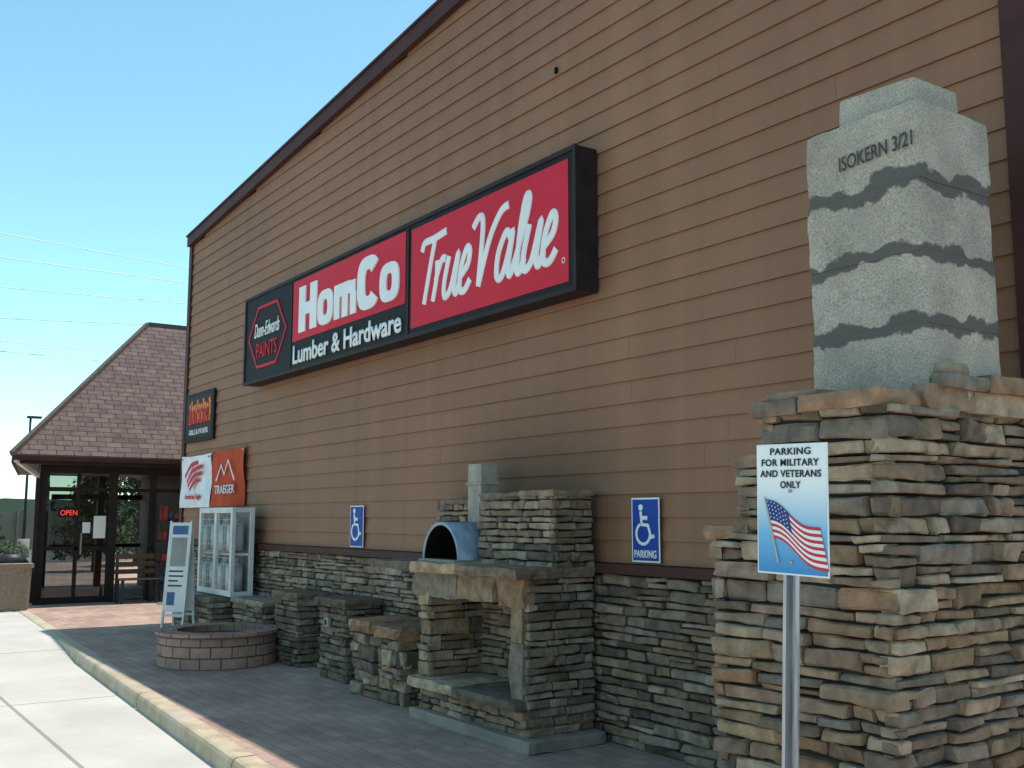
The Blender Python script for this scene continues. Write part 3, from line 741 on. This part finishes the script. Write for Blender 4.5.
for rr,zz in rings:
    for i in range(n): a=2*math.pi*i/n; v.append((cx+rr*math.cos(a),cy+rr*math.sin(a),zz))
cum=[0]
for q in range(1,len(rings)): cum.append(cum[-1]+math.hypot(rings[q][0]-rings[q-1][0],rings[q][1]-rings[q-1][1]))
for q in range(len(rings)-1):
    for i in range(n):
        j=(i+1)%n; f.append((q*n+i,q*n+j,(q+1)*n+j,(q+1)*n+i)); c_=2*math.pi*Ro/n
        uv+=[(i*c_,cum[q]),((i+1)*c_,cum[q]),((i+1)*c_,cum[q+1]),(i*c_,cum[q+1])]
mesh('block_ring',v,f,M['pit'],F,uvs=uv)
cyl('ash_bed',(cx,cy,.005),Ri,.06,M['soot'],F)
# ------------------------------------------------------------------ cage display
Wd=empty('propane_cage',(-13.3,-.4,.6))
x0,x1,yb,yf,z0,z1=-14.0,-12.72,-.22,-.46,.62,1.72
for (a,b) in ((x0,x0+.07),((x0+x1)/2-.04,(x0+x1)/2+.04),(x1-.07,x1)):
    box('stile',a,b,yf,yf+.05,z0,z1,M['whitepaint'],Wd,.004)
for (a,b) in ((z0,z0+.07),(z1-.07,z1)): box('rail',x0+.07,x1-.07,yf+.002,yf+.048,a,b,M['whitepaint'],Wd,.003)
for x in (x0,x1-.05): box('side_post',x,x+.05,yb,yb+.05,z0,z1,M['whitepaint'],Wd); box('side_rail',x,x+.05,yf+.05,yb,z1-.06,z1-.002,M['whitepaint'],Wd); box('side_rail',x,x+.05,yf+.05,yb,z0+.002,z0+.06,M['whitepaint'],Wd)
pane=mat('cage_panel',(.30,.29,.27),(.22,.215,.205),scale=5,rough=.6)
box('panel',x0+.05,x1-.05,yb+.01,yb+.02,z0+.03,z1-.03,pane,Wd)
cylm=mat('cylinder_paint',(.55,.52,.51),(.42,.40,.39),rough=.5)
for k in range(4):
    cxx=x0+.19+k*.30
    for zz in (z0+.06,z0+.56):
        cyl('gas_cylinder',(cxx,-.345,zz),.105,.30,cylm,Wd,seg=20); cyl('cylinder_shoulder',(cxx,-.345,zz+.30),.105,.05,cylm,Wd,seg=20,r2=.06); cyl('cylinder_collar',(cxx,-.345,zz+.35),.06,.07,cylm,Wd,seg=12)
box('mid_shelf',x0+.05,x1-.05,yf+.05,yb,z0+.50,z0+.53,M['whitepaint'],Wd)
for i in range(1,15):
    x=x0+.07+i*(x1-x0-.14)/15
    if abs(x-(x0+x1)/2)>.05: box('grille_bar',x-.003,x+.003,yf+.020,yf+.028,z0+.07,z1-.07,M['galv'],Wd)
for i in range(1,12):
    z=z0+.07+i*(z1-z0-.14)/12; box('grille_bar',x0+.07,x1-.07,yf+.012,yf+.0195,z-.003,z+.003,M['galv'],Wd)
# ------------------------------------------------------------------ A-frame sign
A=empty('sandwich_board_sign',(-13.45,-.86,0),math.radians(40))
def leaning(nm,sgn):
    def P(x,z,o): return (x, sgn*(.15*(1-z/1.55))+o, z)
    def plate(nm,x0,x1,z0,z1,o0,o1,m):
        v=[P(x0,z0,o0),P(x1,z0,o0),P(x1,z0,o1),P(x0,z0,o1),P(x0,z1,o0),P(x1,z1,o0),P(x1,z1,o1),P(x0,z1,o1)]
        mesh(nm,v,BF,m,A,local=True)
    plate('leg',-.16,-.135,0,1.55,-.013,.013,M['whitepaint']); plate('leg',.135,.16,0,1.55,-.013,.013,M['whitepaint'])
    plate('board',-.135,.135,.42,1.53,-.01,.008,M['whitepaint']); plate('crossbar',-.135,.135,.36,.39,-.008,.008,M['whitepaint'])
    if sgn<0:
        plate('print_block',-.11,.11,1.38,1.49,-.013,-.010,M['goods1']); plate('print_block',-.11,.11,.98,1.34,-.013,-.010,pane)
        plate('print_block',-.11,.0,.50,.66,-.013,-.010,M['goods1'])
        for k,(a,b) in enumerate(((-.11,.09),(-.11,.10),(-.11,.03),(-.11,.09))): plate('print_line',a,b,.91-k*.06,.93-k*.06,-.013,-.010,M['textblack'])
leaning('f',-1); leaning('b',1)
# ------------------------------------------------------------------ trash bin (square)
T=empty('trash_bin',(-20.05,-1.78,0)); cx,cy=-20.05,-1.78
v=[];f=[]
prof=[(.27,0),(.28,.05),(.31,.72),(.335,.73),(.335,.80),(.29,.815)]
for rr,zz in prof:
    for a,b in ((-1,-.86),(-.86,-1),(.86,-1),(1,-.86),(1,.86),(.86,1),(-.86,1),(-1,.86)): v.append((cx+rr*a,cy+rr*b,zz))
for q in range(len(prof)-1):
    for i in range(8): j=(i+1)%8; f.append((q*8+i,q*8+j,q*8+8+j,q*8+8+i))
mesh('bin_body',v,f,M['bin'],T)
cyl('bin_lid',(cx,cy,.81),.30,.16,M['metaldark'],T,r2=.18,seg=24); cyl('bin_mouth',(cx,cy,.97),.12,.015,M['soot'],T,seg=24)

# ------------------------------------------------------------------ entrance pavilion (slightly skewed plan)
E=empty('entrance_pavilion',(-23.4,1,0))
ex0,ex1,ey0,ey1,ez=-26.5,-20.3,-1.82,9.0,2.71
eyb=-.70
rx,ry0,ry1,rz=-23.4,1.27,6.0,5.85
def roofface(nm,pts):
    P=[Vector(p) for p in pts]; U=(P[1]-P[0]).normalized(); N=U.cross(P[2]-P[0]).normalized(); V=N.cross(U)
    uv=[((p-P[0]).dot(U),(p-P[0]).dot(V)) for p in P]
    mesh(nm,[tuple(p) for p in P],[tuple(range(len(P)))],M['shingle'],E,uvs=uv)
roofface('roof_slope',[(ex1,ey0,ez),(ex1,ey1,ez),(rx,ry1,rz),(rx,ry0,rz)])
roofface('roof_slope',[(ex0,ey1,ez),(ex0,eyb,ez),(rx,ry0,rz),(rx,ry1,rz)])
roofface('roof_hip',[(ex0,eyb,ez),(ex1,ey0,ez),(rx,ry0,rz)])
roofface('roof_hip',[(ex1,ey1,ez),(ex0,ey1,ez),(rx,ry1,rz)])
mesh('soffit',[(ex0+.03,eyb+.03,ez-.14),(ex1-.03,ey0+.03,ez-.14),(ex1-.03,ey1,ez-.14),(ex0+.03,ey1,ez-.14)],[(0,1,2,3)],M['wood'],E)
box('fascia',ex1-.03,ex1,ey0,ey1,ez-.16,ez+.012,M['frame'],E)
box('gutter',ex1,ex1+.09,ey0,ey1,ez-.10,ez-.005,M['trim'],E,.01)
def bar(nm,a,b,w,m,parent=E,h=None):
    a=Vector(a);b=Vector(b); d=(b-a).normalized(); s_=d.cross(Vector((0,0,1)));
    if s_.length<.01: s_=Vector((1,0,0))
    s_.normalize(); u=s_.cross(d); v=[]; h=h or w
    for p in (a,b):
        for i,j in ((-1,-1),(1,-1),(1,1),(-1,1)): v.append(tuple(p+s_*i*w/2+u*j*h/2))
    return mesh(nm,v,BF,m,parent)
bar('side_fascia',(ex1-.035,ey0+.02,ez-.075),(ex0,eyb+.02,ez-.075),.03,M['frame'],h=.165)
cap_m=mat('ridge_cap',(.13,.092,.08),(.085,.062,.055),scale=14,rough=.9,bump=.5)
bar('hip_cap',(ex1,ey0,ez+.01),(rx,ry0,rz+.01),.09,cap_m); bar('hip_cap',(ex0,eyb,ez+.01),(rx,ry0,rz+.01),.09,cap_m); bar('ridge_cap',(rx,ry0,rz+.01),(rx,ry1,rz+.01),.09,cap_m)
fx=-21.0
beamz=2.42
def sy(x): return -1.16+(.20)*(-21-x)
box('beam',fx-.08,fx+.08,-1.22,6,beamz,ez-.145,M['frame'],E); bar('beam',(fx-.08,sy(fx),2.5),(-25.8,sy(-25.8),2.5),.14,M['frame'],h=.15)
for yy in (-1.16,.12,.85,2.0): box('post',fx-.08,fx+.08,yy-.07,yy+.07,0,beamz,M['frame'],E,.005)
for xx in (-22.6,-24.2,-25.7): box('post',xx-.07,xx+.07,sy(xx)-.07,sy(xx)+.07,0,beamz,M['frame'],E,.005)
def glaz(y0,y1,mids):
    box('glass',fx-.005,fx+.005,y0,y1,.1,beamz-.02,M['glass'],E)
    box('sill',fx-.04,fx+.04,y0,y1,0,.12,M['frame'],E); box('rail',fx-.04,fx+.04,y0,y1,2.08,2.16,M['frame'],E); box('rail',fx-.035,fx+.035,y0,y1,.98,1.05,M['frame'],E)
    for q in mids: box('mullion',fx-.035,fx+.035,q-.03,q+.03,.12,beamz,M['frame'],E)
glaz(-1.09,.05,[-.52])
box('porch_rail',fx-.03,fx+.03,.19,.78,2.08,2.15,M['frame'],E); box('porch_rail',fx-.03,fx+.03,.92,1.93,2.08,2.15,M['frame'],E)
for a,b in ((-21.1,-22.5),(-22.7,-24.1),(-24.3,-25.6)):
    bar('glass',(a,sy(a),1.1),(b,sy(b),1.1),.01,M['glass'],h=2.0)
bar('rail',(-21.1,sy(-21.1),2.12),(-25.7,sy(-25.7),2.12),.06,M['frame']); bar('rail',(-21.1,sy(-21.1),.1),(-25.7,sy(-25.7),.1),.06,M['frame'],h=.2)
wallm=mat('entry_wall',(.10,.06,.045),(.07,.045,.035),rough=.8)
box('inner_wall',-25.7,-22.4,1.9,2.05,0,2.55,wallm,E); box('inner_wall',-22.5,-22.38,2.05,8.8,0,2.55,wallm,E)
box('floor_mat',-22.8,-21.3,-.9,.8,.004,.015,M['metaldark'],E)
box('back_post',-25.7,-25.56,.9,1.04,0,2.55,M['frame'],E); box('back_rail',-25.68,-25.6,-.1,1.9,2.0,2.12,M['frame'],E); box('back_rail',-25.68,-25.6,-.1,1.9,.9,.98,M['frame'],E)
box('open_sign_box',fx+.012,fx+.04,-.86,-.50,1.60,1.76,M['black'],E)
def ytext(body,y0,y1,z0,z1,x,m):
    o=text(body,0,y1-y0,z0,z1,0,m,E,offset=.0,extrude=.004)
    for v_ in o.data.vertices: v_.co=Vector((x,y0+v_.co.x,v_.co.z))
    return o
ytext('OPEN',-.83,-.53,1.63,1.73,fx+.046,M['neon'])
box('door_notice',fx+.01,fx+.014,-.22,-.0,1.20,1.62,M['white'],E); box('door_notice',fx+.01,fx+.014,-.42,-.28,1.3,1.5,M['white'],E)
box('door_handle',fx+.05,fx+.07,-.46,-.43,.9,1.3,M['galv'],E)
bar('downspout',(ex1+.04,ey0+.06,ez-.1),(fx+.12,-1.26,2.35),.07,M['whitepaint']); bar('downspout',(fx+.12,-1.26,2.38),(fx+.12,-1.26,.05),.07,M['frame'])
def rack(X,y0,y1,seed):
    G=empty('merchandise_rack',(X,(y0+y1)/2,0)); r=random.Random(seed)
    for zz in (.3,.72,1.12,1.5):
        box('shelf',X-.2,X+.2,y0+.02,y1-.02,zz,zz+.025,M['metaldark'],G)
        n=int((y1-y0)/.12)
        for k in range(n):
            yy=y0+.04+k*(y1-y0-.06)/n; h=r.uniform(.12,.3); w=r.uniform(.06,.095)
            if r.random()<.5: box('boxed_goods',X-.1,X+.15,yy,yy+w,zz+.027,zz+.027+h,M[r.choice(['goods1','goods2','goods3','goods4','goods2'])],G,.005)
            else: cyl('canned_goods',(X+.05,yy+.05,zz+.027),.042,h*.7,M[r.choice(['goods1','goods2','goods3','whitepaint'])],G,seg=14)
    for xx in (X-.2,X+.18):
        for yy in (y0,y1-.02): box('upright',xx,xx+.02,yy,yy+.02,0,1.85,M['metaldark'],G)
rack(-20.72,.93,1.55,5)
Bn=empty('bench',(-20.4,.45,0))
for k in range(4): box('seat_slat',-20.6+k*.11,-20.51+k*.11,.10,.85,.43,.455,M['wood'],Bn,.005)
for xx in (-20.58,-20.22): 
    for yy in (.14,.76): box('leg',xx,xx+.05,yy,yy+.05,0,.43,M['metaldark'],Bn)
for k in range(3): box('back_slat',-20.63,-20.605,.10,.85,.53+k*.14,.62+k*.14,M['wood'],Bn,.004)
for yy in (.14,.76): box('back_post',-20.66,-20.63,yy,yy+.05,0,.95,M['metaldark'],Bn)
Wb=empty('gas_can_stack',(-19.9,1.0,0))
for k in range(2):
    box('can',-20.0,-19.77,.85,1.12,.0+k*.26,.24+k*.26,M['goods2'],Wb,.03); cyl('spout',(-19.9,.95,.24+k*.26),.03,.025,M['black'],Wb,seg=12)

# ------------------------------------------------------------------ trees, fence, hills, pole, lines
def leaves(verts,faces,cols,c,rad,n,size,r,base):
    for _ in range(n):
        while True:
            p=Vector((r.uniform(-1,1),r.uniform(-1,1),r.uniform(-1,1)))
            if p.length<1: break
        q=Vector((p.x*rad[0],p.y*rad[1],p.z*rad[2]))+Vector(c)
        a=Vector((r.uniform(-1,1),r.uniform(-1,1),r.uniform(-1,1))).normalized()*size*r.uniform(.5,1.2)
        b=Vector((r.uniform(-1,1),r.uniform(-1,1),r.uniform(-1,1))).normalized()*size*r.uniform(.4,1)
        k=len(verts); verts += [tuple(q),tuple(q+a),tuple(q+a*.5+b)]; faces.append((k,k+1,k+2))
        g=r.uniform(.6,1.4); cols += [tuple(x*g for x in base)]*3
def pine(x,y,h,w,seed,base=(.05,.08,.035)):
    e=empty('pine_tree',(x,y,0)); r=random.Random(seed)
    cyl('trunk',(x,y,-.15),.09*h/4,h*.95,M['bark'],e,r2=.01,seg=8)
    V=[];F_=[];Cc=[]
    for lv in range(16):
        t=lv/16; zz=h*(.15+.83*t); rad=w*(1-t)*r.uniform(.8,1.1)+.08; nb=9
        for b in range(nb):
            a=r.uniform(0,6.28); L_=rad*r.uniform(.7,1.1)
            if b<2: bar('limb',(x,y,zz),(x+math.cos(a)*L_*.9,y+math.sin(a)*L_*.9,zz-L_*.2),.02,M['bark'],e)
            for s_ in (.35,.65,.95):
                leaves(V,F_,Cc,(x+math.cos(a)*L_*s_,y+math.sin(a)*L_*s_,zz-L_*s_*.2),(.22*w,.22*w,.12*w),14,.16,r,base)
    mesh('needles',V,F_,M['leaf'],e,colors=Cc)
pine(-33,2.6,4.6,1.2,1); pine(-36,4.6,5.2,1.4,2); pine(-31,5.6,3.8,1.1,3); pine(-45,.9,3.2,1.1,4)
V=[];F_=[];Cc=[];r=random.Random(9)
for i in range(70):
    y=-50+i*1.6; h=r.uniform(1.2,3.2)
    leaves(V,F_,Cc,(-66+r.uniform(-3,3),y,h*.45),(1.3,1.3,h*.55),110,.42,r,r.choice([(.05,.08,.03),(.07,.10,.04),(.045,.07,.035)]))
mesh('distant_trees',V,F_,M['leaf'],colors=Cc)
V=[];F_=[];Cc=[]
for i in range(14):
    leaves(V,F_,Cc,(-38+r.uniform(-.4,.4),-6+i*.55,.35),(.5,.5,.5),260,.12,r,(.07,.12,.035))
mesh('shrub_hedge',V,F_,M['leaf'],colors=Cc)
fe=empty('perimeter_fence',(-60,0,0)); box('fence_panel',-60.05,-60,-60,50,-.1,1.9,M['fence'],fe)
for i in range(46): box('fence_post',-60,-59.86,-60+i*2.4,-59.86+i*2.4,-.1,2.05,M['fence'],fe)
v=[];f=[]
for i in range(81):
    y=-500+i*14; h=10+9*noise.noise(Vector((i*.13,1,0)))+4*noise.noise(Vector((i*.5,4,0)))
    v+=[(-700,y,-1),(-700,y,h*1.2)]
for i in range(80): f.append((2*i,2*i+2,2*i+3,2*i+1))
mesh('hills',v,f,M['hill'])
Lp=empty('parking_lot_light_pole',(-50,3.5,0)); cyl('pole',(-50,3.5,-.15),.07,6.1,M['metaldark'],Lp,r2=.05,seg=12); cyl('pole_base',(-50,3.5,-.15),.25,.8,M['conc'],Lp,seg=16)
box('lamp_head',-50.15,-49.85,3.35,3.95,5.95,6.05,M['metaldark'],Lp,.02)
pts=[((-90,7.2,24.2),(-93.8,23.7,24.3)),((-89,7.2,22),(-89.7,22.5,22)),((-91,7.6,20),(-89,22.4,20)),((-91.2,7.8,17.5),(-86,21.5,17.5)),((-91,7.8,15.6),(-89,21.5,15.3)),((-91,7.8,14.8),(-88,21.5,14.2))]
pe=empty('power_line',(-90,10,20))
for a,b in pts:
    a=Vector(a);b=Vector(b);d=b-a; A0=a-d*3;B0=b+d*3; n=40
    P_=[]
    for i in range(n+1):
        t=i/n; p=A0.lerp(B0,t); p.z-= 1.2*(1-(2*t-1)**2)-1.15; P_.append(p)
    v=[];f=[];rr=.035
    for p in P_:
        for k in range(4): v.append((p.x+rr*math.cos(k*1.571),p.y,p.z+rr*math.sin(k*1.571)))
    for i in range(n):
        for k in range(4): f.append((i*4+k,i*4+(k+1)%4,i*4+4+(k+1)%4,i*4+4+k))
    mesh('cable',v,f,M['cable'],pe)
for (x,y) in ((-79,-42),(-100,75)):
    up=empty('utility_pole',(x,y,0)); cyl('pole',(x,y,-.2),.22,26,M['bark'],up,r2=.14,seg=10); box('crossarm',x-1.6,x+1.6,y-.1,y+.1,23.5,23.7,M['bark'],up); box('crossarm',x-1.6,x+1.6,y-.1,y+.1,20,20.2,M['bark'],up)

# ------------------------------------------------------------------ light & camera
w=bpy.data.worlds.new('World'); scene.world=w; w.use_nodes=True
nt=w.node_tree; bg=nt.nodes['Background']
sky=nt.nodes.new('ShaderNodeTexSky'); sky.sky_type='NISHITA'; sky.sun_disc=False
EL=73.0
sky.sun_elevation=math.radians(EL); sky.sun_rotation=0; sky.altitude=1500; sky.air_density=1.0; sky.dust_density=.8; sky.ozone_density=1.0
tint=nt.nodes.new('ShaderNodeMix'); tint.data_type='RGBA'; tint.blend_type='MULTIPLY'; tint.inputs['Factor'].default_value=1
tint.inputs['B'].default_value=(1.5,1.98,1.62,1)
nt.links.new(sky.outputs[0],tint.inputs['A']); nt.links.new(tint.outputs['Result'],bg.inputs['Color']); bg.inputs['Strength'].default_value=.15
ld=bpy.data.lights.new('sun','SUN'); ld.energy=5; ld.angle=math.radians(.5); ld.color=(1,.95,.88)
so=bpy.data.objects.new('sun',ld); so.rotation_euler=(math.radians(-(90-EL)),0,0); so.location=(0,10,20); col.objects.link(so)
cd=bpy.data.cameras.new('camera'); cam=bpy.data.objects.new('camera',cd); col.objects.link(cam)
cd.sensor_width=36; cd.lens=1040/1024*36; cd.clip_end=3000; cd.clip_start=.05
a0=math.radians(34.57); t=math.radians(7.29)
Fv=Vector((-math.cos(t)*math.cos(a0),math.cos(t)*math.sin(a0),math.sin(t))); Rv=Vector((math.sin(a0),math.cos(a0),0)); Uv=Rv.cross(Fv)
mw=Matrix(((Rv.x,Uv.x,-Fv.x,0),(Rv.y,Uv.y,-Fv.y,-5),(Rv.z,Uv.z,-Fv.z,1.6),(0,0,0,1)))
cam.matrix_world=mw
scene.camera=cam
scene.view_settings.view_transform='Standard'; scene.view_settings.look='None'; scene.view_settings.exposure=0
